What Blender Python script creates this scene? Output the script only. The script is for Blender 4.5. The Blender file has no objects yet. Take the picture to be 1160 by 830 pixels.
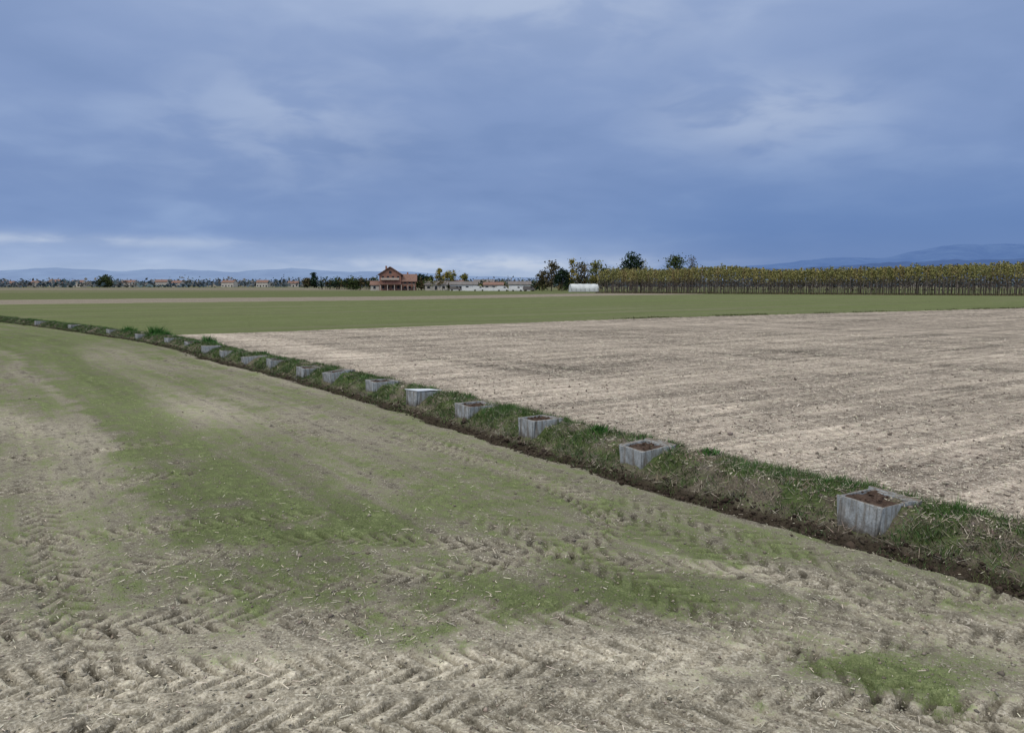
import bpy, math, numpy as np
from mathutils import Vector
S=bpy.context.scene
rng=np.random.default_rng(7)
CAMH=3.0
# ------------------------------------------------------------------ helpers
def link(o,parent=None):
    S.collection.objects.link(o)
    if parent: o.parent=parent
    return o
def mesh_np(name,verts,faces,mat,col=None,parent=None,smooth=False,attrs=None):
    verts=np.asarray(verts,dtype=np.float32); faces=np.asarray(faces,dtype=np.int32)
    me=bpy.data.meshes.new(name); k=faces.shape[1]; nf=len(faces)
    me.vertices.add(len(verts)); me.vertices.foreach_set('co',verts.ravel())
    me.loops.add(nf*k); me.loops.foreach_set('vertex_index',faces.ravel())
    me.polygons.add(nf); me.polygons.foreach_set('loop_start',np.arange(0,nf*k,k,dtype=np.int32))
    me.polygons.foreach_set('loop_total',np.full(nf,k,dtype=np.int32))
    if smooth: me.polygons.foreach_set('use_smooth',np.ones(nf,dtype=bool))
    me.update(calc_edges=True)
    A={} if attrs is None else attrs
    if col is not None: A=dict(A); A['col']=col
    for an,av in A.items():
        a=me.color_attributes.new(an,'FLOAT_COLOR','POINT')
        c=np.ones((len(verts),4),dtype=np.float32); c[:,:3]=av
        a.data.foreach_set('color',c.ravel())
    me.materials.append(mat)
    o=bpy.data.objects.new(name,me); return link(o,parent)
def lat(xi,yi,seed):
    h=(xi*374761393+yi*668265263+seed*1442695041)&0xffffffff
    h=((h^(h>>13))*1274126177)&0xffffffff
    return ((h^(h>>16))&0xffffff)/float(0xffffff)
def vn(x,y,seed=0):
    x=np.asarray(x,float);y=np.asarray(y,float)
    xf=np.floor(x);yf=np.floor(y);xi=xf.astype(np.int64);yi=yf.astype(np.int64)
    u=x-xf;v=y-yf;u=u*u*(3-2*u);v=v*v*(3-2*v)
    return (lat(xi,yi,seed)*(1-u)+lat(xi+1,yi,seed)*u)*(1-v)+(lat(xi,yi+1,seed)*(1-u)+lat(xi+1,yi+1,seed)*u)*v
def fbm(x,y,seed=0,o=4):
    s=0;a=.5;t=0
    for i in range(o):
        s=s+a*vn(x*2**i+i*17.3,y*2**i-i*9.1,seed+i);t+=a;a*=.55
    return s/t
def ss(a,b,x):
    t=np.clip((x-a)/(b-a),0,1);return t*t*(3-2*t)
# ------------------------------------------------------------------ irrigation bank centre line
ctrl=np.array([(40,-38),(22,-14.1),(12,-.95),(7.5,5),(4.43,9.02),(2.10,12.08),(.43,14.42),(-.95,16.43),(-2.35,18.51),(-3.75,20.48),
 (-5.4,22.6),(-8.3,26.4),(-12,30.9),(-15.6,36.0),(-20.6,41.6),(-27.6,48.6),(-39.7,60.0),(-60,78),(-95,108),(-150,150)],float)
def catmull(P,n):
    out=[]
    for i in range(len(P)-1):
        p0=P[max(i-1,0)];p1=P[i];p2=P[i+1];p3=P[min(i+2,len(P)-1)]
        for k in range(n):
            t=k/n
            out.append(.5*((2*p1)+(p2-p0)*t+(2*p0-5*p1+4*p2-p3)*t*t+(3*p1-p0-3*p2+p3)*t**3))
    out.append(P[-1]);return np.array(out)
path=catmull(ctrl,3)
def pline(x,y,P):
    best=np.full(x.shape,1e12);D=np.zeros(x.shape);Sx=np.zeros(x.shape);acc=0
    for i in range(len(P)-1):
        ax,ay=P[i];bx,by=P[i+1];dx=bx-ax;dy=by-ay;L=math.hypot(dx,dy)
        tt=((x-ax)*dx+(y-ay)*dy)/L/L
        t=np.clip(tt,0,1)
        px=x-(ax+t*dx);py=y-(ay+t*dy);d2=px*px+py*py
        m=d2<best
        cr=dx*(y-ay)-dy*(x-ax)
        sg=np.where(cr>0,-1,1)
        best=np.where(m,d2,best);D=np.where(m,sg*np.sqrt(d2),D);Sx=np.where(m,acc+t*L,Sx)
        acc+=L
    return D,Sx
yE=lambda x:np.interp(x,[-200,-18.3,13.5,64.8,300],[-80,45.7,67.6,95.3,215])
yG=lambda x:np.interp(x,[-300,-76,-25,23,60,500],[-30,112,143,198,232,300])
tracks=[
 ([(-9,4.6),(-3.86,5.37),(1.3,5.85),(4.8,6.3),(9,5.6)],.50,1),
 ([(-9,3.6),(-3.4,4.55),(0,5.0),(3.2,5.0),(8,4.2)],.50,-1),
 ([(-10,5.6),(-4.45,6.24),(-.66,6.6),(2.6,6.55),(4.6,6.95),(5.3,6.9)],.46,-1),
 ([(-9,6.0),(-5.1,7.2),(-3.6,8.0),(-2.4,8.6),(0,8.3),(2.2,7.6),(4.6,7.0)],.42,1),
 ([(-12,6.0),(-6,8.4),(-4.2,9.0),(-2.6,9.5)],.40,1),
 ([(-13,8.0),(-8,10.3),(-5.2,11.6)],.42,-1),
 ([(-14,10.0),(-9,12.6),(-6.6,14.0)],.42,1),
 ([(-3,7.0),(-1.0,7.5),(.8,8.4),(1.2,9.6),(.2,11.6),(-2,14.6)],.44,1),
]
dtracks=[(-1.45,.5,1),(-2.15,.42,-1),(-3.5,.5,1),(-8.2,.46,1),(-10.2,.46,-1)]
def terrain(x,y):
    x=np.asarray(x,float);y=np.asarray(y,float)
    r=np.hypot(x,y);d,s=pline(x,y,path)
    near=np.exp(-(r/26)**2);mid=np.exp(-(r/70)**2)
    wob=(fbm(s*1.1,d*.5,31,3)-.5)
    dd=d+wob*.35
    mound=ss(-.34,.20,dd)*(1-ss(.65,1.3,dd))
    bankm=ss(-.80,-.5,dd+wob*.4)*(1-ss(.9,1.35,dd+wob*.5))
    left=(d<0)
    rough=fbm(x*9,y*9,5,3)-.5; fine=vn(x*33,y*33,9)-.5
    z=.05*(fbm(x*.25,y*.25,2,2)-.5)*mid
    z=z+near*(rough*.013+fine*.007)*(np.where(left,1,3.2))
    z=z+mid*.016*(vn(d*5,s*.35,12)-.5)
    z=z+mound*(.29+.12*(fbm(x*2.5,y*2.5,21,3)-.5))*(1-.3*ss(18,45,r))
    z=z+bankm*mid*(.10*(fbm(x*6,y*6,23,4)-.5)+.05*(vn(x*22,y*22,27)-.5))
    z=z-.09*np.exp(-((dd+.60)/.18)**2)*mid
    str1=fbm(d*1.6,s*.10,41,4);str2=fbm(d*6,s*.25,43,3);big=fbm(x*.35,y*.35,45,4);med=fbm(x*1.6,y*1.6,47,5);sm=fbm(x*5,y*5,49,3)
    g=.44+.55*(big-.5)+.7*(str1-.5)+1.0*(med-.5)+.55*(str2-.5)+.6*(sm-.5)
    strip=ss(-7.1,-6.6,d+.8*(med-.5))*(1-ss(-5.0,-3.5,d+2.6*(big-.5)+2*(med-.5)))*ss(7.6,9.6,y+3.5*(med-.5))
    g=g+.34*strip
    g=g+.34*ss(26,44,y)*(d<0)
    wx=x+1.0*(med-.5);wy=y+.8*(sm-.5)+.6*(med-.5)
    def blob(cx,cy,rx,ry,ang=0):
        ca,sa=math.cos(ang),math.sin(ang);X=(wx-cx)*ca+(wy-cy)*sa;Y=-(wx-cx)*sa+(wy-cy)*ca
        return np.exp(-((X/rx)**2+(Y/ry)**2))
    g=g+.36*blob(-1.9,9.3,.9,.8)+.40*blob(.3,7.0,1.4,.5)+.58*blob(2.7,5.55,1.0,.5)+.28*blob(-2.3,7.7,1.3,.8)+.2*blob(1.2,6.6,1.1,.6)
    g=g+.12*np.exp(-((d+2.2)/.9)**2)
    pale=.9*blob(.1,5.75,2.6,.28,.08)+.8*blob(2.6,7.4,1.5,.22,-.75)+.7*blob(-7.5,17.5,1.1,3.2,.65)+.6*blob(-3.,5.0,2.2,.3,.1)+.5*blob(-12,17,.5,5,.9)
    g=g-.5*pale-.70*ss(7.2,5.4,y+1.2*(med-.5))*(1-blob(2.7,5.55,1.0,.5))*(.4+.6*med)
    lum=1+.7*(str2-.5)+.8*(med-.5)+.45*pale+.3*(big-.5)+.15*ss(7,5.4,y)+.6*(sm-.5)
    nr=r<34
    if nr.any():
        xs=x[nr];ys=y[nr];dz=np.zeros(xs.shape);dl=np.zeros(xs.shape);dg=np.zeros(xs.shape)
        fade=.45+.55*ss(.34,.52,fbm(xs*.6,ys*.6,61,3))
        wv=.05*(fbm(xs*2.2,ys*2.2,66,2)-.5)
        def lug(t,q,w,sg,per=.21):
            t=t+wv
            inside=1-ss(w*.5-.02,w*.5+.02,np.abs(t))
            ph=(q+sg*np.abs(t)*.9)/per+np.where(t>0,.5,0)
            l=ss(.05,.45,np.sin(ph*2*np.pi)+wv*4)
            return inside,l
        for P,w,sg in tracks:
            Pc=catmull(np.array(P,float),4)
            t,q=pline(xs,ys,Pc)
            i,l=lug(t,q,w,sg)
            dz+=i*fade*(-.010-.045*l); dz+=.018*np.exp(-((np.abs(t)-w*.58)/.05)**2)*fade
            dl+=i*fade*(.22-.75*l);dg-=i*(.10+.15*l)  # shade in the lug imprints painted into the soil tone
        ds=d[nr];sq=s[nr];f2=.30+.70*ss(.36,.56,fbm(ds*.5,sq*.25,63,3));f2=f2*(ds<-.8)
        for c,w,sg in dtracks:
            i,l=lug(ds-c,sq,w,sg,.24)
            dz+=i*f2*(-.010-.03*l);dl+=i*f2*(.08-.48*l)  # painted lug shade for the tracks along the bank as well
        k=left[nr]*1.0*(1-bankm[nr])
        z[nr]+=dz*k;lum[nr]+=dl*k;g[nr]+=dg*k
    soil=np.where(d>0,1.0,0.0)
    tan=(d>0)&(y<yE(x)+.3*(med-.5)*2)
    u=x*.85+y*.52;v=-x*.52+y*.85
    row=fbm(u*.12,v*1.5,71,4);row2=fbm(d*1.2,s*.08,73,3);row3=fbm(u*.35,v*6,75,3);row4=fbm(u*.05,v*.5,77,4)
    gR=-.05+.4*(row-.5)+.4*(row4-.5)+.25*np.exp(-((d-1.3)/.5)**2)
    lumR=.98+1.0*(row-.5)+.7*(row2-.5)+1.1*(row3-.5)+.5*(row4-.5)+.40*np.exp(-((d-4.2)/1.4)**2)+.4*(sm-.5)
    g=np.where(tan,gR,g);lum=np.where(tan,lumR,lum)
    z=z+np.where(tan,.07*(row3-.5)*mid,0)
    far=(d>0)&~tan
    c1=fbm(u*.02,v*.25,81,3)
    yy=y-yG(x)
    gF=1.0+.8*(c1-.5)+.6*(row4-.5); lF=1.05+.4*(c1-.5)+.4*(row-.5)
    bn=far&(yy>0)&(yy<48)&(x<60)
    gF=np.where(bn,.12,gF);lF=np.where(bn,.85,lF)
    g2=far&(yy>=48)&(yy<210);gF=np.where(g2,.95,gF);lF=np.where(g2,.85,lF)
    f3=far&(yy>=210);cell=vn(x*.004+50,y*.006,91);gF=np.where(f3,np.where(cell>.5,.7,.1),gF);lF=np.where(f3,.65+.25*cell,lF)
    g=np.where(far,gF,g);lum=np.where(far,lF,lum)
    ed=np.exp(-((y-yE(x)-.4)/.45)**2)*(d>1.5)*ss(0,14,x)
    lum=lum*(1-.4*ed);g=g+.4*ed;z=z+.08*ed*vn(x*2,y*2,95)
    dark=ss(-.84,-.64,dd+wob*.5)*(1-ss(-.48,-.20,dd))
    g=np.where(bankm>.3,.40+.75*ss(-.35,.15,dd)*ss(.26,.50,fbm(x*1.7,y*1.7,97,3)),g)
    return z,g,lum,soil,bankm,dark,d,s,tan
def H(x,y): return terrain(x,y)[0]
# ------------------------------------------------------------------ node helper
class NT:
    def __init__(s,t): s.t=t;t.nodes.clear()
    def n(s,ty,**k):
        nd=s.t.nodes.new(ty)
        for a,b in k.items():
            if a!='i': setattr(nd,a,b)
        for q,v in k.get('i',{}).items():
            if isinstance(v,bpy.types.NodeSocket): s.t.links.new(v,nd.inputs[q])
            else: nd.inputs[q].default_value=v
        return nd
    def math(s,op,a,b=0,c=0,clamp=False):
        nd=s.n('ShaderNodeMath',operation=op,use_clamp=clamp,i={0:a,1:b,2:c});return nd.outputs[0]
    def mix(s,f,a,b,bt='MIX'):
        return s.n('ShaderNodeMixRGB',blend_type=bt,i={0:f,1:a,2:b}).outputs[0]
    def ramp(s,f,st):
        nd=s.n('ShaderNodeValToRGB',i={0:f});cr=nd.color_ramp
        cc=lambda c:(c[0],c[1],c[2],1) if hasattr(c,'__len__') else (c,c,c,1)
        cr.elements[0].position=st[0][0];cr.elements[0].color=cc(st[0][1])
        cr.elements[1].position=st[-1][0];cr.elements[1].color=cc(st[-1][1])
        for p,c in st[1:-1]:
            e=cr.elements.new(p);e.color=cc(c)
        return nd.outputs[0]
    def mr(s,v,a,b,c=0,d=1,sm=True):
        return s.n('ShaderNodeMapRange',interpolation_type='SMOOTHSTEP' if sm else 'LINEAR',i={0:v,1:a,2:b,3:c,4:d}).outputs[0]
    def noise(s,vec,sc,det=3,ro=.55,dist=0):
        return s.n('ShaderNodeTexNoise',i={'Vector':vec,'Scale':sc,'Detail':det,'Roughness':ro,'Distortion':dist}).outputs[0]
def newmat(name):
    m=bpy.data.materials.new(name);m.use_nodes=True;return m,NT(m.node_tree)
def C(r,g,b): return (r,g,b,1)
def finish(nt,col,rough=.95,bump=None,bs=.3,bd=.02,spec=.1,emis=None,es=0,diffuse=False):
    if diffuse: p=nt.n('ShaderNodeBsdfDiffuse',i={0:col})
    else: p=nt.n('ShaderNodeBsdfPrincipled',i={'Base Color':col,'Roughness':rough,'Specular IOR Level':spec})
    if bump is not None:
        b=nt.n('ShaderNodeBump',i={'Height':bump,'Strength':bs,'Distance':bd});nt.t.links.new(b.outputs[0],p.inputs['Normal'])
    if emis is not None:
        p.inputs['Emission Color'].default_value=emis;p.inputs['Emission Strength'].default_value=es
    o=nt.n('ShaderNodeOutputMaterial');nt.t.links.new(p.outputs[0],o.inputs[0]);return p
def simple(name,c,var=.25,sc=2,rough=.9,bump=.1):
    m,nt=newmat(name);tc=nt.n('ShaderNodeTexCoord').outputs['Object']
    n=nt.noise(tc,sc,4,.6);a=tuple(v*(1-var) for v in c);b=tuple(min(1,v*(1+var)) for v in c)
    finish(nt,nt.ramp(n,[(.3,a),(.7,b)]),rough,n,bump,.02);return m
def attrmat(name):
    m,nt=newmat(name);a=nt.n('ShaderNodeAttribute',attribute_name='col').outputs[0]
    finish(nt,a,diffuse=True);return m
M_leaf=attrmat('foliage');M_litter=attrmat('plant_litter')
# ------------------------------------------------------------------ ground material
m,nt=newmat('field_soil')
tc=nt.n('ShaderNodeTexCoord').outputs['Object']
a1=nt.n('ShaderNodeSeparateColor',i={0:nt.n('ShaderNodeAttribute',attribute_name='m1').outputs[0]})
a2=nt.n('ShaderNodeSeparateColor',i={0:nt.n('ShaderNodeAttribute',attribute_name='m2').outputs[0]})
G,SO,BK=a1.outputs;LU,DK,FL=a2.outputs
n1=nt.noise(tc,38,4,.68);n2=nt.noise(tc,6,5,.70)
rt=nt.n('ShaderNodeMapping',i={0:tc,2:(0,0,math.radians(54.4))}).outputs[0]
rs=nt.n('ShaderNodeMapping',i={0:rt,3:(.12,1,1)}).outputs[0]
n6=nt.noise(rs,7.5,3,.6)
rt2=nt.n('ShaderNodeMapping',i={0:tc,2:(0,0,math.radians(-31.5))}).outputs[0]
rs2=nt.n('ShaderNodeMapping',i={0:rt2,3:(.10,1,1)}).outputs[0]
n7=nt.noise(rs2,4.2,4,.62)
soilL=nt.ramp(n1,[(.25,(.115,.102,.078)),(.5,(.235,.217,.175)),(.72,(.42,.395,.33))])
soilR=nt.ramp(n1,[(.25,(.120,.100,.083)),(.5,(.245,.213,.181)),(.72,(.43,.39,.34))])
soil=nt.mix(SO,soilL,soilR)
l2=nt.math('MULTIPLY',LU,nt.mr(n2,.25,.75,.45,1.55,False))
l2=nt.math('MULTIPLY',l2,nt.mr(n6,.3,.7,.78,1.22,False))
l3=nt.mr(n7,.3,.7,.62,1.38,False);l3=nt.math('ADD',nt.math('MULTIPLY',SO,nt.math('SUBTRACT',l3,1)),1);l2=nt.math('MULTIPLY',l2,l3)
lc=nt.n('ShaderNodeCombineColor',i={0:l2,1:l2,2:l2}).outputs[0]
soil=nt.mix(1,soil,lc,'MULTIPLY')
fk=nt.noise(tc,44,1,.4)
ff=nt.math('MULTIPLY',nt.mr(fk,.60,.67),nt.mr(n2,.36,.54))
soil=nt.mix(nt.math('MULTIPLY',ff,FL),soil,C(.60,.57,.50))
gcol=nt.ramp(n1,[(.25,(.052,.072,.028)),(.55,(.102,.132,.052)),(.8,(.20,.225,.105))])
gcol=nt.mix(1,gcol,nt.mix(.4,lc,C(1,1,1)),'MULTIPLY')
gt=nt.math('ADD',G,nt.math('MULTIPLY',nt.math('SUBTRACT',n1,.5),2.2))
gt=nt.math('ADD',gt,nt.math('MULTIPLY',nt.math('SUBTRACT',n2,.5),1.8))
gt=nt.math('ADD',gt,nt.math('MULTIPLY',nt.math('SUBTRACT',n6,.5),1.0))
gm=nt.mr(gt,.22,1.0,0,.90)
col=nt.mix(gm,soil,gcol)
bank=nt.ramp(n1,[(.3,(.055,.047,.036)),(.7,(.20,.175,.14))])
bank=nt.mix(nt.mr(gt,.3,.9),bank,nt.ramp(n1,[(.3,(.04,.06,.025)),(.7,(.11,.15,.055))]))
col=nt.mix(nt.math('MULTIPLY',BK,.9),col,bank)
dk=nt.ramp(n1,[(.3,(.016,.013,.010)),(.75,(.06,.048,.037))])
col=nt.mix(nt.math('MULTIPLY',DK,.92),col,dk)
finish(nt,col,bump=n1,bs=.8,bd=.03,diffuse=True)
M_ground=m
# ------------------------------------------------------------------ ground mesh
def geo(a,b,k):
    n=int(math.log(b/a)/k)+1;return list(np.geomspace(a,b,n,endpoint=False))
R=[.002,.5,1.0]+geo(1.5,3.8,.03)+geo(3.8,9,.0025)+geo(9,14,.0035)+geo(14,60,.005)+geo(60,600,.012)+geo(600,9500,.04)+[9500]
R=np.array(R)
A=np.radians(np.concatenate([np.arange(-43,43,.15),np.arange(43,317,4)]))
nr,na=len(R),len(A)
RR,AA=np.meshgrid(R,A,indexing='ij')
X=(RR*np.sin(AA)).ravel();Y=(RR*np.cos(AA)).ravel()
z,g,lum,soil_,bk,dk_,d_,s_,tan_=terrain(X,Y)
soil_=soil_*np.where(tan_,1,.999*(d_<=0)+0.6*(d_>0))
V=np.stack([X,Y,z],1)
I=(np.arange(nr-1)[:,None]*na+np.arange(na)[None,:]);J=(np.arange(nr-1)[:,None]*na+(np.arange(na)[None,:]+1)%na)
F=np.stack([I,I+na,J+na,J],-1).reshape(-1,4)[:,::-1]
fl=np.where(tan_,1.0,np.where(d_<0,.55,0))
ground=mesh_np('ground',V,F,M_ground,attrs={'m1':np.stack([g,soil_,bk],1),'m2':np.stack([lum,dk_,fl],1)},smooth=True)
# ------------------------------------------------------------------ scatter tools
def blades(bx,by,bz,h,w,lean,cols,r):
    n=len(bx);a=r.uniform(0,2*np.pi,n);la=r.uniform(0,2*np.pi,n);ll=lean*h*r.uniform(.2,1,n)
    dx=np.cos(a)*w*.5;dy=np.sin(a)*w*.5
    v=np.empty((n,3,3));v[:,0]=np.stack([bx-dx,by-dy,bz-.01],1);v[:,1]=np.stack([bx+dx,by+dy,bz-.01],1)
    v[:,2]=np.stack([bx+np.cos(la)*ll,by+np.sin(la)*ll,bz+h],1)
    return v.reshape(-1,3),np.arange(n*3).reshape(-1,3),np.repeat(cols,3,0)
def sticks(cx,cy,cz,L,w,tilt,cols,r):
    n=len(cx);a=r.uniform(0,2*np.pi,n);dz=tilt*L
    ux,uy=np.cos(a),np.sin(a);v=np.empty((n,4,3))
    for k,(sl,sw) in enumerate([(-.5,-.5),(.5,-.35),(.5,.35),(-.5,.5)]):
        v[:,k]=np.stack([cx+ux*L*sl-uy*w*sw,cy+uy*L*sl+ux*w*sw,cz+dz*sl+(.25*w if k<2 else -.0*w)],1)
    return v.reshape(-1,3),np.arange(n*4).reshape(-1,4),np.repeat(cols,4,0)
def clods(cx,cy,cz,sz,cols,r):
    n=len(cx);base=np.array([(1,0,0),(0,1,0),(-1,0,0),(0,-1,0),(0,0,.7),(0,0,-.7)],float)
    a=r.uniform(0,2*np.pi,n);P=base[None]*r.uniform(.5,1.2,(n,6,3))*sz[:,None,None]+r.normal(0,.12,(n,6,3))*sz[:,None,None]
    ca,sa=np.cos(a)[:,None],np.sin(a)[:,None];x=P[...,0]*ca-P[...,1]*sa;y=P[...,0]*sa+P[...,1]*ca
    v=np.stack([x+cx[:,None],y+cy[:,None],P[...,2]+cz[:,None]],-1)
    f=np.array([(0,1,4),(1,2,4),(2,3,4),(3,0,4),(1,0,5),(2,1,5),(3,2,5),(0,3,5)])
    F=(np.arange(n)[:,None,None]*6+f[None]).reshape(-1,3)
    return v.reshape(-1,3),F,np.repeat(cols,6,0)
def polar_pts(n,r0,r1,p=1.0,amax=42):
    t=rng.uniform(0,1,n)**p;r=r0*(r1/r0)**t;a=np.radians(rng.uniform(-amax,amax,n));return r*np.sin(a),r*np.cos(a)
def cvar(base,n,v=.3,hv=.1):
    c=np.array(base)[None]*(1+rng.uniform(-v,v,(n,1)));return np.clip(c*(1+rng.uniform(-hv,hv,(n,3))),.005,.9)
x,y=polar_pts(60000,4.2,50)
zz,gg,ll_,so,bkm,dkm,dd,sv,tn=terrain(x,y)
keep=(rng.uniform(0,1,len(x))<np.where(tn,1,np.where(fbm(x*.8,y*.8,111,3)>.55,.28,.07)))
x,y,zz,tn=x[keep],y[keep],zz[keep],tn[keep];n=len(x)
L=rng.gamma(2.2,.015,n)+.012;fs=1+tn*np.hypot(x,y)/26
v,f,c=sticks(x,y,zz+.014,L*fs,rng.uniform(.004,.009,n)*(1+.5*tn)*fs,rng.uniform(-.2,.2,n),cvar((.48,.445,.37),n,.35,.05),rng)
mesh_np('straw_litter',v,f,M_litter,c)
x,y=polar_pts(22000,4.2,32);zz,gg,*_r=terrain(x,y);dd=_r[4];tn=_r[6]
n=len(x);sz=rng.gamma(2,.0035,n)+.003;sz=sz*(1+.8*tn)
cc=np.where(tn[:,None],cvar((.18,.155,.135),n,.4,.05),cvar((.22,.20,.165),n,.45,.05))
v,f,c=clods(x,y,zz+sz*.2,sz,cc,rng);mesh_np('soil_clods',v,f,M_litter,c)
x,y=polar_pts(270000,4.2,24)
zz,gg,ll_,so,bkm,dkm,dd,sv,tn=terrain(x,y)
keep=(~tn)&(dd<-.6)&(rng.uniform(0,1,len(x))<ss(.4,1.1,gg+.8*(fbm(x*9,y*9,117,2)-.5)))
x,y,zz=x[keep],y[keep],zz[keep];n=len(x)
v,f,c=blades(x,y,zz,rng.uniform(.010,.030,n),rng.uniform(.003,.006,n),.8,cvar((.098,.14,.048),n,.4,.12),rng)
mesh_np('field_grass_seedlings',v,f,M_leaf,c)
# bank vegetation
pd=np.hypot(*np.diff(path,axis=0).T);cum=np.concatenate([[0],np.cumsum(pd)])
def bankpt(s,d):
    px=np.interp(s,cum,path[:,0]);py=np.interp(s,cum,path[:,1]);e=.05
    tx=np.interp(s+e,cum,path[:,0])-np.interp(s-e,cum,path[:,0]);ty=np.interp(s+e,cum,path[:,1])-np.interp(s-e,cum,path[:,1])
    l=np.hypot(tx,ty)+1e-9;tx/=l;ty/=l
    return px+ty*d,py-tx*d
BXS=[(4.43,9.02),(2.10,12.08),(.431,14.42),(-.90,16.43),(-2.29,18.51),(-3.70,20.48),(-5.4,22.6),(-6.72,24.3),(-8.45,26.6),(-9.92,28.3),(-11.6,30.4),(-13.3,32.7),(-15.3,35.7),(-17.4,38.2),(-20.6,41.6),(-24.2,45.3),(-29.5,50.4),(-35,55.6)]
def clear(x,y,rad=.36):
    k=np.ones(x.shape,bool)
    for a,b in BXS: k&=(np.hypot(x-a-.06,y-b)>(rad if math.hypot(a,b)<25 else rad*.55))
    return k
i0=np.argmin(np.hypot(path[:,0]-7.5,path[:,1]-5));i1=np.argmin(np.hypot(path[:,0]+39.7,path[:,1]-60));s0,s1=cum[i0]-2,cum[i1]+12
def tufts(nt_,nb,hlo,hhi,drange,colr,lean,spread,seedn,thr,pw=2.0):
    t=rng.uniform(0,1,nt_)**pw;s=s0+(s1-s0)*t;d=rng.uniform(*drange,nt_)
    x,y=bankpt(s,d);k=(fbm(x*1.7,y*1.7,seedn,3)>thr)&clear(x,y,.42);x,y=x[k],y[k];m_=len(x)
    sc=rng.uniform(.5,1.3,m_);fr=np.repeat(1+np.hypot(x,y)/60,nb)
    bx=np.repeat(x,nb)+rng.normal(0,spread,m_*nb)*fr;by=np.repeat(y,nb)+rng.normal(0,spread,m_*nb)*fr
    bz=H(bx,by);hs=np.repeat(sc,nb)*rng.uniform(hlo,hhi,m_*nb)
    far=np.hypot(bx,by);w=rng.uniform(.005,.010,m_*nb)*(1+far/20)
    cols=np.repeat(cvar(colr,m_,.4,.15),nb,0)*rng.uniform(.7,1.3,(m_*nb,1))
    return blades(bx,by,bz,hs,w,lean,cols,rng)
parts=[tufts(8500,22,.03,.11,(-.30,1.25),(.075,.118,.047),1.3,.05,97,.37),
       tufts(2000,20,.06,.17,(.0,1.0),(.065,.13,.042),1.1,.05,97,.47),
       tufts(2400,16,.03,.09,(-.65,.1),(.08,.11,.05),1.4,.05,133,.46),
       tufts(3600,14,.03,.11,(-.35,1.3),(.22,.20,.16),1.8,.05,131,.43)]
V=[];F=[];Cc=[];o=0
for v,f,c in parts: V.append(v);F.append(f+o);Cc.append(c);o+=len(v)
mesh_np('bank_grass',np.vstack(V),np.vstack(F),M_leaf,np.vstack(Cc))
t=rng.uniform(0,1,18000)**2;s=s0+(s1-s0)*t;d=rng.normal(.1,.45,18000);d=np.where(d<-.45,rng.uniform(-.35,1.2,18000),d).clip(-1.0,1.4);x,y=bankpt(s,d);k=clear(x,y,.30);x,y=x[k],y[k];n=len(x)
L=rng.gamma(2.5,.03,n)+.03
v,f,c=sticks(x,y,H(x,y)+.03,L,rng.uniform(.004,.010,n),rng.uniform(-.7,.7,n),cvar((.23,.21,.175),n,.75,.05),rng)
mesh_np('dry_stalks',v,f,M_litter,c)
t=rng.uniform(0,1,8000)**1.8;s=s0+(s1-s0)*t;d=rng.normal(-.55,.16,8000).clip(-1.1,.1);x,y=bankpt(s,d);n=len(x)
sz=rng.gamma(2,.009,n)+.006
v,f,c=clods(x,y,H(x,y)+sz*.2,sz,cvar((.045,.036,.029),n,.45,.05),rng);mesh_np('bank_clods',v,f,M_litter,c)
x=rng.uniform(0,78,6000);y=yE(x)+rng.normal(.4,.4,6000);k=(fbm(x*.5,y*.5,141,3)>.5)&(rng.uniform(0,1,6000)<ss(0,18,x));x,y=x[k],y[k];n=len(x)
v,f,c=blades(x,y,H(x,y),rng.uniform(.05,.18,n),rng.uniform(.03,.07,n),.8,cvar((.065,.075,.035),n,.4,.15),rng)
mesh_np('ditch_grass',v,f,M_leaf,c)
# ------------------------------------------------------------------ leafy shapes
def tube(p0,p1,r0,r1,k=5):
    p0=np.array(p0,float);p1=np.array(p1,float);ax=p1-p0;ax/=np.linalg.norm(ax)+1e-9
    u=np.cross(ax,(0.3,1,0.1));u/=np.linalg.norm(u);w=np.cross(ax,u)
    a=np.arange(k)*2*np.pi/k;ring=np.cos(a)[:,None]*u+np.sin(a)[:,None]*w
    v=np.vstack([p0+ring*r0,p1+ring*r1]);i=np.arange(k);j=(i+1)%k
    return v,np.stack([i,j,j+k,i+k],1)
def cards(cen,sz,cols,r):
    n=len(cen);a=r.normal(size=(n,3));a/=np.linalg.norm(a,axis=1)[:,None];b=np.cross(a,r.normal(size=(n,3)));b/=np.linalg.norm(b,axis=1)[:,None]
    sz=sz[:,None];cols=np.broadcast_to(cols,(n,3))
    v=np.stack([cen-a*sz,cen+b*sz*.6,cen+a*sz,cen-b*sz*.6],1)
    return v.reshape(-1,3),np.arange(n*4).reshape(-1,4),np.repeat(cols,4,0)
class Acc:
    def __init__(s): s.V=[];s.F=[];s.C=[];s.o=0
    def add(s,v,f,c):
        c=np.broadcast_to(np.asarray(c,float),(len(v),3));s.V.append(v);s.F.append(f+s.o);s.C.append(c);s.o+=len(v)
    def make(s,name,mat=M_leaf): return mesh_np(name,np.vstack(s.V),np.vstack(s.F),mat,np.vstack(s.C))
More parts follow.
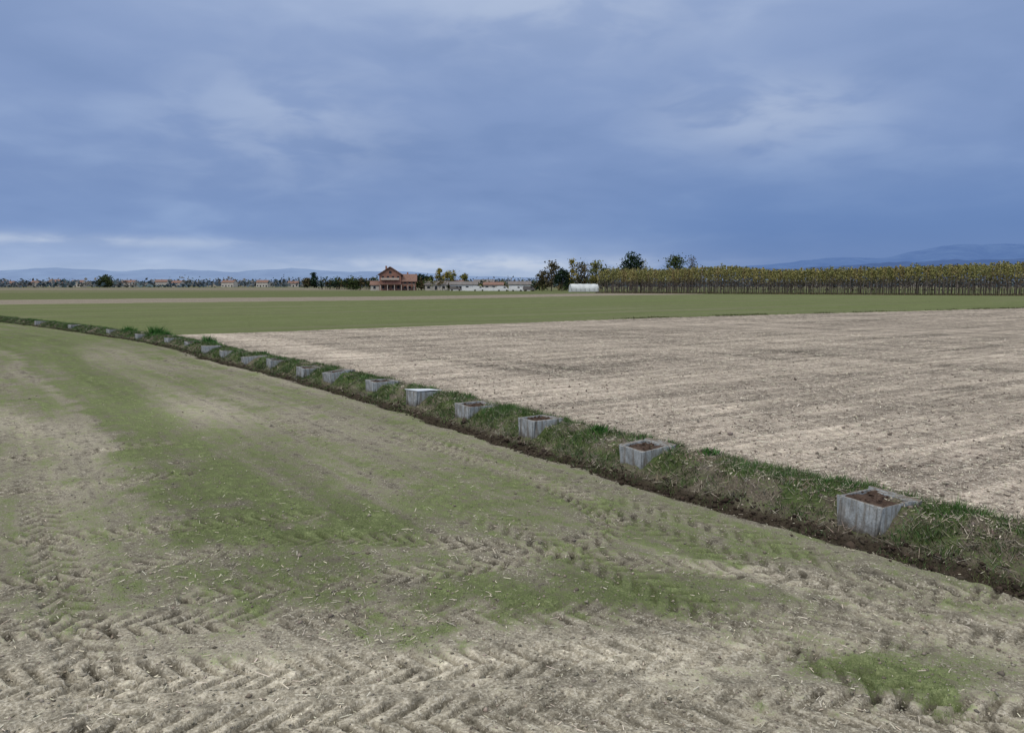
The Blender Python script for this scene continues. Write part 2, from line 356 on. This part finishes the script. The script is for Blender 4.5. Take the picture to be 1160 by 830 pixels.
def tree(name,x,y,h,w,pal,kind='round',nclump=34,per=30,leaf=.35,bare=.0,trunk=.25):
    A_=Acc();z0=float(H(np.array([x]),np.array([y]))[0])-.2;r=np.random.default_rng(int(abs(x*13+y*7+h*3))+3)
    bark=np.array((.09,.075,.06));base=np.array([x,y,z0]);ct=base+np.array([0,0,h*.9])
    A_.add(*tube(base,base+(0,0,h*.45),.022*h,.015*h,6),bark);A_.add(*tube(base+(0,0,h*.45),ct,.015*h,.004*h,5),bark)
    for i in range(nclump):
        if kind=='cone':
            t=r.uniform(.08,1);rad=w*.5*(1-t)**.8*r.uniform(.5,1);zc=h*t
        elif kind=='column':
            t=r.uniform(.08,1);rad=w*.5*math.sin(math.pi*min(.97,t*.9+.08))*r.uniform(.2,1);zc=h*t
        else:
            t=r.uniform(0,1);zc=h*(trunk+(1-trunk)*t);rad=w*.5*math.sqrt(max(0.03,1-(2*t-.85)**2/1.35))*r.uniform(.35,1)
        a=r.uniform(0,2*np.pi);c=base+np.array([math.cos(a)*rad,math.sin(a)*rad,min(zc,h*.97)])
        st=base+np.array([0,0,max(h*.15,zc-h*r.uniform(.12,.28))]);A_.add(*tube(st,c,.008*h,.003*h,4),bark)
        if r.uniform()<bare:
            for q in range(5):
                A_.add(*tube(c,c+r.normal(size=3)*h*.06+(0,0,h*.05),.003*h,.0012*h,3),bark)
            continue
        cs=w*r.uniform(.09,.17);P=c+r.normal(size=(per,3))*cs*np.array([1,1,.75])
        tone=r.uniform(.55,1.45);hh=pal[r.integers(len(pal))]
        A_.add(*cards(P,r.uniform(.6,1.3,per)*leaf,np.array(hh)[None]*tone*r.uniform(.7,1.3,(per,1)),r))
    return A_.make(name)
GR=[(.045,.065,.025),(.06,.08,.03),(.05,.06,.03)];YE=[(.28,.22,.05),(.22,.2,.06),(.12,.13,.04)];DK=[(.018,.035,.022),(.025,.042,.025)];BR=[(.11,.09,.05),(.085,.075,.045),(.07,.072,.038)]
OL=[(.12,.13,.045),(.16,.15,.05),(.09,.11,.04)]
tree('deciduous_tree',-380,705,10,13,GR,leaf=.8)
tree('deciduous_tree',-392,730,8,9,BR,leaf=.8)
tree('cypress_tree',-157,598,12,5.5,DK,'column',leaf=.6,per=34)
tree('deciduous_tree',-163,600,7,7,BR,leaf=.6)
tree('deciduous_tree',-46,384,7.5,7,DK,leaf=.45)
tree('deciduous_tree',-41.5,380,6.5,5,GR,leaf=.45)
tree('yellow_poplar_tree',-38,396,11,5.5,YE,'column',leaf=.45,per=30)
tree('yellow_poplar_tree',-32,392,9.5,7,YE,leaf=.45)
tree('yellow_poplar_tree',-25,400,8,5,OL,leaf=.45)
tree('deciduous_tree',13.5,338,9,5,BR,leaf=.4,bare=.3)
tree('deciduous_tree',17.5,335,12.5,7,BR,leaf=.45,bare=.1)
tree('yellow_poplar_tree',27,342,14,5,YE,'column',leaf=.38,bare=.3)
tree('deciduous_tree',33,345,13.5,8.5,BR,leaf=.45,bare=.2)
tree('deciduous_tree',38,340,12.5,8,OL,leaf=.45,bare=.1)
tree('deciduous_tree',22,332,9.5,6,DK,leaf=.45)
tree('deciduous_tree',44,348,11,8,GR,leaf=.45)
tree('pine_tree',57,362,16.6,10,DK,leaf=.5,nclump=46,per=40,trunk=.3)
tree('deciduous_tree',78,362,15.5,12,GR,leaf=.5,nclump=44,trunk=.3)
tree('deciduous_tree',87,365,15.5,7,BR,leaf=.4,bare=.75)
tree('yellow_poplar_tree',64,372,13.5,7,OL,leaf=.4,bare=.2)
tree('deciduous_tree',-51,371,5,5,GR,leaf=.4)
tree('deciduous_tree',-78,372,5,6,GR,leaf=.4)
A_=Acc();r=np.random.default_rng(4)
for i in range(90):
    c=np.array([r.uniform(-112,-78),r.uniform(440,452),0]);c[2]=r.uniform(.6,1)*r.choice([3.5,4.5,6]);P=c+r.normal(size=(26,3))*[1,1,.9];P[:,2]=np.abs(P[:,2])
    A_.add(*cards(P,r.uniform(.4,.8,26),np.array([GR,DK,BR][r.integers(3)][0])*r.uniform(.7,1.4),r))
    A_.add(*tube((c[0],c[1],-.2),c,.12,.05,4),(.08,.07,.05))
A_.make('garden_hedge')
A_=Acc();r=np.random.default_rng(14)
for i in range(150):
    c=np.array([r.uniform(-50,44),0,0]);c[1]=372-abs(c[0])*.1+r.uniform(0,6);c[2]=r.uniform(.5,1)*r.choice([2,3,4.5]);P=c+r.normal(size=(20,3))*[1,1,.8];P[:,2]=np.abs(P[:,2])
    A_.add(*cards(P,r.uniform(.4,.8,20),np.array([GR,DK,BR,OL][r.integers(4)][0])*r.uniform(.7,1.4),r))
A_.make('farmyard_shrubs')
A_=Acc();r=np.random.default_rng(5)
for i in range(2600):
    az=r.uniform(-.86,.86);D=r.uniform(800,1500);n0=float(fbm(np.array([az*14]),np.array([D*.004]),151,3)[0])
    hh=(4.5+15*max(0,n0-.35))*D/900*r.uniform(.6,1.1);c=np.array([D*math.sin(az),D*math.cos(az),hh*.5])
    P=c+r.normal(size=(14,3))*[5.5,5.5,hh*.24];P[:,2]=np.abs(P[:,2]);
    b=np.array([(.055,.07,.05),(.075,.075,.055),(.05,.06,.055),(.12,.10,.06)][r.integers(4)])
    A_.add(*cards(P,r.uniform(1.2,2.6,14),b*r.uniform(.8,1.3)+np.array([.02,.04,.08]),r))  # blue distance haze added into the foliage colour
A_.make('distant_tree_line')
# poplar nursery
A_=Acc();r=np.random.default_rng(6)
p0=np.array([29.,258.]);p1=np.array([134.,199.]);dr=(p1-p0)/np.linalg.norm(p1-p0);nrm=np.array([-dr[1],dr[0]])
if nrm[1]<0:nrm=-nrm
for row in range(8):
    n=int((215-row*2)/1.0)
    for i in range(n):
        q=p0+dr*(i*1.0+r.normal(0,.25))+nrm*(row*2.6+r.normal(0,.25));h=r.normal(7.9,.33)+1.0*(vn(np.array([i*.05]),np.array([row*.2]),5)[0]-.5)*2
        h+= .6*i/n
        b=np.array([q[0],q[1],-.1]);top=b+[r.normal(0,.12),r.normal(0,.12),h]
        tb=np.array((.135,.115,.108))*r.uniform(.5,1.4)
        A_.add(*tube(b,top,.08,.015,3),tb)
        for e in range(3):
            zz_=r.uniform(.15,.6)*h;p=b+[0,0,zz_];A_.add(*tube(p,p+[r.normal(0,.35),r.normal(0,.35),r.uniform(.6,1.4)],.035,.012,3),tb)
        nl=50;tt=1-np.abs(r.normal(0,.30,nl)).clip(0,.82);P=b+np.stack([r.normal(0,.45,nl)*(1.4-tt),r.normal(0,.45,nl)*(1.4-tt),tt*h],1)
        pal=np.array([(.22,.21,.085),(.185,.19,.08),(.25,.225,.10),(.20,.165,.08)][r.choice(4,p=[.35,.35,.15,.15])])
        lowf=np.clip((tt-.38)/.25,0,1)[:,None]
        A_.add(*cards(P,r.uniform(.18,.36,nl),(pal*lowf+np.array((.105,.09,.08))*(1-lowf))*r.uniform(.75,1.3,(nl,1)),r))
A_.make('poplar_nursery_plantation')
x=rng.uniform(0,215,14000);o_=rng.uniform(-2.0,1.5,14000);px=p0[0]+dr[0]*x+nrm[0]*o_;py=p0[1]+dr[1]*x+nrm[1]*o_
v,f,c=blades(px,py,np.zeros(14000),rng.uniform(.2,.8,14000),rng.uniform(.1,.25,14000),.6,cvar((.10,.09,.055),14000,.5,.15),rng)
mesh_np('plantation_undergrowth',v,f,M_leaf,c)
def weed(x,y,h,n):
    bx=x+rng.normal(0,h*.45,n);by=y+rng.normal(0,h*.45,n)
    v,f,c=blades(bx,by,H(bx,by),h*rng.uniform(.4,1.1,n),rng.uniform(.012,.03,n)*(1+math.hypot(x,y)/30),1.0,cvar((.05,.13,.035),n,.4,.2),rng)
    mesh_np('weed_clump',v,f,M_leaf,c)
weed(-14.6,36.2,.42,260);weed(-19.9,42.2,.55,300);weed(-19.0,41.4,.35,160);weed(-23.0,45.2,.35,160);weed(-9.6,29.3,.22,140);weed(4.85,10.1,.15,200);weed(6.2,8.6,.2,260);weed(1.6,13.6,.16,160);weed(3.2,11.8,.14,160)
# ------------------------------------------------------------------ concrete irrigation boxes
m,nt=newmat('weathered_concrete');tc=nt.n('ShaderNodeTexCoord').outputs['Object'];geo_=nt.n('ShaderNodeSeparateXYZ',i={0:tc})
n1=nt.noise(tc,7,6,.65);n2=nt.noise(tc,45,3,.6)
st=nt.n('ShaderNodeMapping',i={0:tc,3:(9,9,1.2)});n5=nt.noise(st.outputs[0],1.6,4,.6)
c=nt.ramp(n1,[(.3,(.20,.22,.235)),(.55,(.35,.385,.41)),(.75,(.50,.52,.545))])
c=nt.mix(nt.mr(n5,.42,.66,0,.75),c,C(.14,.12,.095));c=nt.mix(nt.mr(n2,.5,.7,0,.5),c,C(.12,.11,.09))
dirt=nt.mr(nt.math('ADD',geo_.outputs[2],nt.math('MULTIPLY',n1,.25)),-.18,.05,1,0)
c=nt.mix(nt.math('MULTIPLY',dirt,.85),c,C(.08,.065,.05))
gN=nt.n('ShaderNodeSeparateXYZ',i={0:nt.n('ShaderNodeNewGeometry').outputs['Normal']}).outputs[2]
topd=nt.math('MULTIPLY',nt.mr(gN,.6,.9),nt.mr(n1,.35,.60,.35,.97));c=nt.mix(topd,c,C(.125,.105,.085))
finish(nt,c,.9,nt.math('ADD',n1,nt.math('MULTIPLY',n2,.5)),.35,.02);M_con=m
M_dirt=simple('box_mud',(.062,.043,.034),.5,14,.95,.8)
M_lid=simple('pale_sheet_lid',(.55,.60,.66),.12,4,.6,.05)
def box_part(bm,x0,x1,y0,y1,z0,z1,taper=0,mi=0,jit=0):
    vs=[]
    for z_ in (z0,z1):
        t=taper if z_==z0 else 0
        for (xx,yy) in ((x0+t,y0),(x1-t,y0),(x1-t,y1),(x0+t,y1)): vs.append(bm.verts.new((xx+rng.normal(0,jit),yy+rng.normal(0,jit),z_+rng.normal(0,jit))))
    for q in ((3,2,1,0),(4,5,6,7),(0,1,5,4),(1,2,6,5),(2,3,7,6),(3,0,4,7)):
        f_=bm.faces.new([vs[i] for i in q]);f_.material_index=mi
import bmesh
def irrigation_box(x,y,k):
    i=np.argmin(np.hypot(path[:,0]-x,path[:,1]-y));t=path[min(i+1,len(path)-1)]-path[i-1];t/=np.linalg.norm(t)
    nx,ny=t[1],-t[0]
    bm=bmesh.new();Lx=.28*rng.uniform(.92,1.12);D=.33*rng.uniform(.9,1.12);w=.042;z0,z1=-.42,.10
    box_part(bm,-Lx,Lx,-D,-D+w,z0,z1,.06,0,.006)
    box_part(bm,-Lx,Lx,D-w,D,z0,z1-.012,.06,0,.006)
    box_part(bm,-Lx,-Lx+w,-D+w+.001,D-w-.001,z0,z1-.006,0,0,.006)
    box_part(bm,Lx-w,Lx,-D+w+.001,D-w-.001,z0,z1-.004,0,0,.006)
    box_part(bm,-Lx+.05,-Lx+.085,-D-.018,-D-.001,z0,z1-.01,0,0,.002)
    box_part(bm,Lx-.085,Lx-.05,-D-.018,-D-.001,z0,z1-.01,0,0,.002)
    box_part(bm,-Lx-.03,Lx+.03,D+.002,D+.10,z1-.07,z1-.008,0,0,.008)
    bmesh.ops.bevel(bm,geom=list(bm.edges),offset=.006,segments=1,affect='EDGES')
    N=7;g_=[[bm.verts.new((-Lx+w*.6+(2*Lx-1.2*w)*p/(N-1),-D+w*.6+(2*D-1.2*w)*q/(N-1),z1-.05+rng.normal(0,.018))) for q in range(N)] for p in range(N)]
    for p in range(N-1):
        for q in range(N-1):
            f_=bm.faces.new((g_[p][q],g_[p+1][q],g_[p+1][q+1],g_[p][q+1]));f_.material_index=1
    for q in range(40):
        e=rng.uniform(-1,1,2);c0=Vector((e[0]*(Lx-.04),e[1]*(D-.03),z1-.045+rng.uniform(0,.03)));s_=rng.uniform(.008,.03)
        r_=bmesh.ops.create_icosphere(bm,subdivisions=1,radius=s_)
        for vv in r_['verts']:
            vv.co=Vector((vv.co.x*rng.uniform(.7,1.3),vv.co.y*rng.uniform(.7,1.3),vv.co.z*.6))+c0
            for f_ in vv.link_faces:f_.material_index=1
    if k==4: box_part(bm,-Lx-.02,Lx+.02,-D-.02,D+.0,z1+.02,z1+.034,0,2,.008)
    me=bpy.data.meshes.new('concrete_irrigation_box');bm.to_mesh(me);bm.free()
    for mm in (M_con,M_dirt,M_lid): me.materials.append(mm)
    o=bpy.data.objects.new('concrete_irrigation_box',me);link(o)
    cx,cy=x+nx*.10,y+ny*.10
    ang=math.atan2(ny,nx)-math.pi/2+rng.normal(0,.06)
    sink=.10*min(1,max(0,(math.hypot(x,y)-22)/12))
    o.location=(cx,cy,.28-sink+rng.normal(0,.02));o.rotation_euler=(rng.normal(0,.04),rng.normal(0,.04),ang)
for k,(x,y) in enumerate(BXS): irrigation_box(x,y,k)
# ------------------------------------------------------------------ buildings
M_brick=simple('brick_wall',(.27,.15,.12),.25,.8);M_roof=simple('clay_tile_roof',(.19,.12,.10),.25,1.5);M_plast=simple('pale_plaster',(.45,.43,.40),.1,.6)
M_glass=simple('dark_window',(.03,.035,.045),.2,1,.3);M_trim=simple('pale_trim',(.45,.4,.36),.1,1);M_grey=simple('grey_roof',(.16,.15,.15),.2,1);M_white=simple('white_paint',(.65,.67,.7),.08,1,.5)
M_film=simple('greenhouse_film',(.5,.54,.56),.2,.5,.5);M_rub=simple('rubber',(.03,.03,.03),.2,5);M_metal=simple('galvanised_metal',(.3,.3,.31),.15,3,.5)
def bmobj(name,mat,parent,fn,bev=0):
    bm=bmesh.new();fn(bm)
    if bev: bmesh.ops.bevel(bm,geom=list(bm.edges),offset=bev,segments=2,affect='EDGES')
    me=bpy.data.meshes.new(name);bm.to_mesh(me);bm.free();me.materials.append(mat);o=bpy.data.objects.new(name,me);return link(o,parent)
def many(L): return lambda bm:[box_part(bm,*a) for a in L]
def gable(x0,x1,y0,y1,ze,zr,over=.5,th=.25,axis='x'):
    def fn(bm):
        if axis=='x':
            ym=(y0+y1)/2;sl=(zr-ze)/(ym-y0);P=[(y0-over,ze-sl*over),(ym,zr),(y1+over,ze-sl*over)]
            prof=P+[(p[0],p[1]-th) for p in P[::-1]]
            A1=[bm.verts.new((x0-over,p[0],p[1])) for p in prof];A2=[bm.verts.new((x1+over,p[0],p[1])) for p in prof]
        else:
            xm=(x0+x1)/2;sl=(zr-ze)/(xm-x0);P=[(x0-over,ze-sl*over),(xm,zr),(x1+over,ze-sl*over)]
            prof=P+[(p[0],p[1]-th) for p in P[::-1]]
            A1=[bm.verts.new((p[0],y0-over,p[1])) for p in prof];A2=[bm.verts.new((p[0],y1+over,p[1])) for p in prof]
        n=len(prof)
        for i in range(n): bm.faces.new((A1[i],A1[(i+1)%n],A2[(i+1)%n],A2[i]))
        bm.faces.new(A1[::-1]);bm.faces.new(A2)
        bmesh.ops.recalc_face_normals(bm,faces=bm.faces)
    return fn
def gwall(x0,x1,y0,y1,ze,zr,axis='y'):
    def fn(bm):
        if axis=='y':
            xm=(x0+x1)/2;prof=[(x0,-.3),(x1,-.3),(x1,ze),(xm,zr-.3),(x0,ze)]
            A1=[bm.verts.new((p[0],y0,p[1])) for p in prof];A2=[bm.verts.new((p[0],y1,p[1])) for p in prof]
        else:
            ym=(y0+y1)/2;prof=[(y0,-.3),(y1,-.3),(y1,ze),(ym,zr-.3),(y0,ze)]
            A1=[bm.verts.new((x0,p[0],p[1])) for p in prof];A2=[bm.verts.new((x1,p[0],p[1])) for p in prof]
        n=len(prof)
        for i in range(n): bm.faces.new((A1[i],A1[(i+1)%n],A2[(i+1)%n],A2[i]))
        bm.faces.new(A1[::-1]);bm.faces.new(A2);bmesh.ops.recalc_face_normals(bm,faces=bm.faces)
    return fn
def empty(name,x,y,rot=0):
    e=bpy.data.objects.new(name,None);link(e);e.location=(x,y,0);e.rotation_euler=(0,0,rot);return e
e=empty('brick_farmhouse',-57,366,.10);e.scale=(.86,.9,.97)
bmobj('main_walls',M_brick,e,gwall(-8,4,-5,5,8.2,11.6))
bmobj('main_roof',M_roof,e,gable(-8,4,-5,5,8.35,11.8,.9,.3,'y'))
bmobj('wing_walls',M_brick,e,gwall(4.01,12,-4,4.5,5.0,8.0,'x'))
bmobj('wing_roof',M_roof,e,gable(4.9,12,-4,4.5,5.15,8.15,.8,.3))
bmobj('annex_walls',M_plast,e,gwall(-13,-8.01,-3.5,4,2.9,4.6,'x'))
bmobj('annex_roof',M_roof,e,gable(-13,-8.9,-3.5,4,3.05,4.75,.5,.25))
bmobj('porch_roof',M_roof,e,many([(-7.6,11.5,-7.4,-5.02,2.9,3.15)]))
bmobj('porch_columns',M_trim,e,many([(x_,x_+.35,-7.2,-6.85,-.2,2.9) for x_ in (-7.4,-3.6,.2,4,7.6,11)]))
bmobj('balcony',M_trim,e,many([(-7,3,-6.4,-5.02,5.2,5.4),(-7,3,-6.4,-6.3,5.401,6.2)]))
w=[(x_,x_+1.2,-5.06,-5.01,z_,z_+1.6) for x_ in (-6.6,-3.8,-1,1.8) for z_ in (.8,5.5)]+[(x_,x_+1.2,-4.06,-4.01,z_,z_+1.3) for x_ in (5.5,8,10.3) for z_ in (.9,3.4)]+[(-2.6,-1.2,-5.06,-5.01,8.3,9.6),(-11.5,-10.2,-3.56,-3.51,.9,2.2)]
bmobj('windows',M_glass,e,many(w));bmobj('window_sills',M_trim,e,many([(a-.1,b+.1,c_-.1,c_+.04,z_-.15,z_-.003) for a,b,c_,d0,z_,z1 in w]))
bmobj('chimneys',M_brick,e,many([(-4.9,-4.0,0,.9,9,12.2),(7,7.8,1,1.8,6.5,9.1)]))
def shed(name,x,y,w_,d_,h,hr,mw,mr_,rot=0):
    e=empty(name,x,y,rot);bmobj('walls',mw,e,gwall(-w_/2,w_/2,-d_/2,d_/2,h,hr,'x'));bmobj('roof',mr_,e,gable(-w_/2,w_/2,-d_/2,d_/2,h+.12,hr+.15,.4,.18))
    k=max(2,int(w_/3));bmobj('openings',M_glass,e,many([(-w_/2+w_*(i+.3)/k,-w_/2+w_*(i+.3)/k+min(1.3,w_/k*.5),-d_/2-.05,-d_/2-.005,.3 if i%2 else .9,min(h-.3,2.1)) for i in range(k)]))
shed('farm_shed',-37,372,11,7,2.9,4.4,M_plast,M_grey)
shed('farm_shed',-23,360,13,7,2.9,4.2,M_white,M_grey,.05)
shed('farm_shed',-8.5,352,9,6,2.8,3.9,M_plast,M_roof,-.05)
shed('farm_shed',3.5,350,10,6,3.0,4.3,M_white,M_grey)
shed('farm_shed',-30,392,9,6,3.4,5.0,M_plast,M_roof,.2)
shed('farm_shed',-14,380,10,6,3.6,5.2,M_grey,M_grey,-.1)
for u_,D_,w_,h_ in [(45,800,10,4.5),(66,760,9,5.5),(74,770,12,4.5),(92,790,12,5),(128,790,9,4),(150,780,14,5),(186,790,11,5.5),(204,780,10,4.5),(262,790,14,5),(300,780,12,5),(334,790,10,4),(14,790,12,4),(-30,790,12,5)]:
    shed('village_house',D_*(u_-580)/850,D_,w_,8,h_,h_+2.2,M_plast,M_roof,rng.uniform(-.3,.3))
e=empty('greenhouse_tunnel',28.5,300,.12)
def arch(bm):
    n=12;rad=2.1
    pr=[(math.cos(math.pi*i/n),math.sin(math.pi*i/n)) for i in range(n+1)]
    xs_=np.linspace(-5.5,5.5,9);G_=[[bm.verts.new((xx,rad*1.3*p[0],1.0+(rad+.08*(i%2))*p[1])) for p in pr] for i,xx in enumerate(xs_)]
    for a,b in zip(G_[:-1],G_[1:]):
        for k in range(n): bm.faces.new((a[k],a[k+1],b[k+1],b[k]))
    for a,xx in((G_[0],-5.5),(G_[-1],5.5)):
        bl=bm.verts.new((xx,rad*1.3,-.2));br=bm.verts.new((xx,-rad*1.3,-.2));bm.faces.new([bl]+a+[br])
    for sg in (0,-1):
        for a,b,x1,x2 in zip(G_[:-1],G_[1:],xs_[:-1],xs_[1:]):
            p=a[sg].co;bm.faces.new((a[sg],b[sg],bm.verts.new((x2,p.y,-.2)),bm.verts.new((x1,p.y,-.2))))
bmobj('film_cover',M_film,e,arch);bmobj('base_rail',M_metal,e,many([(-5.6,5.6,-2.82,-2.74,.0,.25),(-5.6,5.6,2.74,2.82,.0,.25)]))
bmobj('hoops',M_metal,e,many([(x_-.05,x_+.05,-2.84,-2.76,.26,1.4) for x_ in np.linspace(-5.4,5.4,7)]))
def van(x,y,rot,mat):
    e=empty('parked_van',x,y,rot)
    def body(bm):
        pr=[(-2.6,.45),(2.5,.45),(2.6,.95),(2.0,1.15),(1.35,2.05),(1.1,2.15),(-2.5,2.2),(-2.6,2.0)]
        A1=[bm.verts.new((p[0],-.95,p[1])) for p in pr];A2=[bm.verts.new((p[0],.95,p[1])) for p in pr];n=len(pr)
        for i in range(n): bm.faces.new((A1[i],A1[(i+1)%n],A2[(i+1)%n],A2[i]))
        bm.faces.new(A1[::-1]);bm.faces.new(A2);bmesh.ops.recalc_face_normals(bm,faces=bm.faces)
    bmobj('body',mat,e,body,.05)
    bmobj('side_windows',M_glass,e,many([(.3,1.2,-.965,-.952,1.35,1.95),(.3,1.2,.952,.965,1.35,1.95)]))
    def wh(bm):
        for xx in (-1.7,1.7):
            for yy in (-.85,.85):
                r_=bmesh.ops.create_cone(bm,cap_ends=True,segments=16,radius1=.35,radius2=.35,depth=.22)
                for v_ in r_['verts']: c_=v_.co.copy();v_.co=Vector((c_.x+xx,c_.z+yy,c_.y+.35))
    bmobj('wheels',M_rub,e,wh)
van(-4,330,.05,M_white);van(2.2,328,-.1,M_white);van(-15,340,.1,M_white);van(7.5,331,.3,M_grey);van(-26,348,0,M_grey)
bmobj('white_boundary_wall',M_white,None,many([(-21,-3,345.0,345.2,-.2,1.5)]+[(x_,x_+.4,344.9,345.3,-.2,1.75) for x_ in (-21.4,-15,-9,-3)]))
# ------------------------------------------------------------------ hills
def hill(name,D,us,vs,colr,em,depth,nseed,amp):
    uu=np.linspace(us[0],us[-1],260);pk=np.interp(uu,us,vs)*D/850+3
    n_=fbm(uu*.02,uu*0,nseed,5)-.5;pk=np.maximum(pk*(1+n_*amp)+n_*amp*20,2)
    az=(uu-580)/850
    rows=[]
    for fr,hf in ((0,-.02),(.25,.35),(.5,.6),(.8,.88),(1,1),(1.6,.3)):
        dd_=D-depth*(1-fr);wz=fbm(uu*.05+fr*9,uu*0+fr*5,nseed+3,4)
        z_=pk*hf*(1+(wz-.5)*.35*(0<fr<1));rows.append(np.stack([az*dd_,np.full_like(az,dd_),z_-(5 if fr==0 else 0)],1))
    V=np.vstack(rows);n=len(uu);I=np.arange(n-1);F=np.vstack([np.stack([k*n+I,k*n+I+1,(k+1)*n+I+1,(k+1)*n+I],1) for k in range(len(rows)-1)])
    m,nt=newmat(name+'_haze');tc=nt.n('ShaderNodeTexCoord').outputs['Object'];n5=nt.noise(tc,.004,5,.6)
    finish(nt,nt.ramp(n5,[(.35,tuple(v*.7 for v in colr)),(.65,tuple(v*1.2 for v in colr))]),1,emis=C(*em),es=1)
    mesh_np(name,V,F,m,smooth=True)
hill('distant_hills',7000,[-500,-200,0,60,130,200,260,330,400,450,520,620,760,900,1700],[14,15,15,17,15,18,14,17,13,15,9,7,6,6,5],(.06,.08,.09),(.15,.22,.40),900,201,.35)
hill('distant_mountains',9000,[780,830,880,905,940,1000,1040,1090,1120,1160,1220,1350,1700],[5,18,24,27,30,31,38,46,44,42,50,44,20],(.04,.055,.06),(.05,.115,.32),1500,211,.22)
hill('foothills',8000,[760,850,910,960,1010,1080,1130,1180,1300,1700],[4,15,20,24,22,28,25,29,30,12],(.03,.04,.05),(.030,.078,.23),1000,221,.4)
# ------------------------------------------------------------------ world
W=bpy.data.worlds.new('World');S.world=W;W.use_nodes=True;nt=NT(W.node_tree)
dirv=nt.n('ShaderNodeTexCoord').outputs['Generated'];sp=nt.n('ShaderNodeSeparateXYZ',i={0:dirv});X_,Y_,Z_=sp.outputs
SUN_EL,SUN_AZ=math.radians(48),math.radians(215)
sky=nt.n('ShaderNodeTexSky',sky_type='NISHITA',sun_disc=False,sun_elevation=SUN_EL,sun_rotation=SUN_AZ)
zc=nt.math('MAXIMUM',Z_,0)
dn=nt.math('ADD',zc,.24);cmb=nt.n('ShaderNodeCombineXYZ',i={0:dn,1:dn,2:.30});pv=nt.n('ShaderNodeVectorMath',operation='DIVIDE',i={0:dirv,1:cmb.outputs[0]});P=pv.outputs[0]
base=nt.ramp(zc,[(0,(.45,.55,.72)),(.03,(.32,.43,.665)),(.065,(.20,.305,.56)),(.12,(.19,.285,.525)),(.22,(.23,.325,.56)),(.34,(.29,.385,.61)),(.6,(1.0,1.03,1.08)),(1,(1.5,1.48,1.42))])
c1=nt.noise(P,1.3,3,.5,.3);c2=nt.noise(P,4.2,4,.5,.3)
cl=nt.math('ADD',nt.math('MULTIPLY',c1,.72),nt.math('MULTIPLY',c2,.28))
light=nt.mr(cl,.48,.68,0,.6);darkf=nt.mr(cl,.50,.36,0,.5)
col=nt.mix(light,base,nt.mix(1,base,C(1.5,1.38,1.2),'MULTIPLY'))
col=nt.mix(darkf,col,nt.mix(1,col,C(.78,.83,.88),'MULTIPLY'))
az=nt.math('ARCTAN2',X_,Y_)
rf=nt.math('MULTIPLY',nt.mr(az,.0,.34),nt.mr(zc,.18,.05));col=nt.mix(nt.math('MULTIPLY',rf,.88),col,C(.105,.20,.45))
def blob(a0,z0,ra,rz,s):
    da=nt.math('DIVIDE',nt.math('SUBTRACT',az,a0),ra);dz=nt.math('DIVIDE',nt.math('SUBTRACT',Z_,z0),rz)
    q=nt.math('ADD',nt.math('MULTIPLY',da,da),nt.math('MULTIPLY',dz,dz));e_=nt.math('EXPONENT',nt.math('MULTIPLY',q,-1))
    return nt.math('MULTIPLY',nt.math('MULTIPLY',e_,s),nt.mr(c2,.35,.6,.25,1.15))
for b in [(-.03,.026,.22,.010,.85),(-.58,.050,.25,.006,.55),(.31,.205,.12,.04,.45),(.05,.325,.2,.05,.4),(-.28,.20,.14,.06,.3)]:
    col=nt.mix(blob(*b),col,C(.53,.61,.76))
bg1=nt.n('ShaderNodeBackground',i={0:sky.outputs[0],1:.08});bg2=nt.n('ShaderNodeBackground',i={0:col,1:1.0})
mx=nt.n('ShaderNodeMixShader',i={0:.93,1:bg1.outputs[0],2:bg2.outputs[0]});o=nt.n('ShaderNodeOutputWorld',i={0:mx.outputs[0]})
L=bpy.data.lights.new('sun','SUN');L.energy=1.4;L.angle=math.radians(25);L.color=(1,.91,.78);lo=link(bpy.data.objects.new('sun',L))
dv=Vector((math.sin(SUN_AZ)*math.cos(SUN_EL),math.cos(SUN_AZ)*math.cos(SUN_EL),math.sin(SUN_EL)))
lo.rotation_euler=dv.to_track_quat('Z','Y').to_euler();lo.location=(0,0,30)
cam=bpy.data.cameras.new('camera');cam.sensor_width=36;cam.lens=36*850/1160;cam.clip_start=.1;cam.clip_end=30000
co=link(bpy.data.objects.new('camera',cam));co.location=(0,0,CAMH);co.rotation_euler=(math.radians(90-6.245),0,0);S.camera=co
S.view_settings.view_transform='Standard';S.view_settings.look='None';S.view_settings.exposure=0
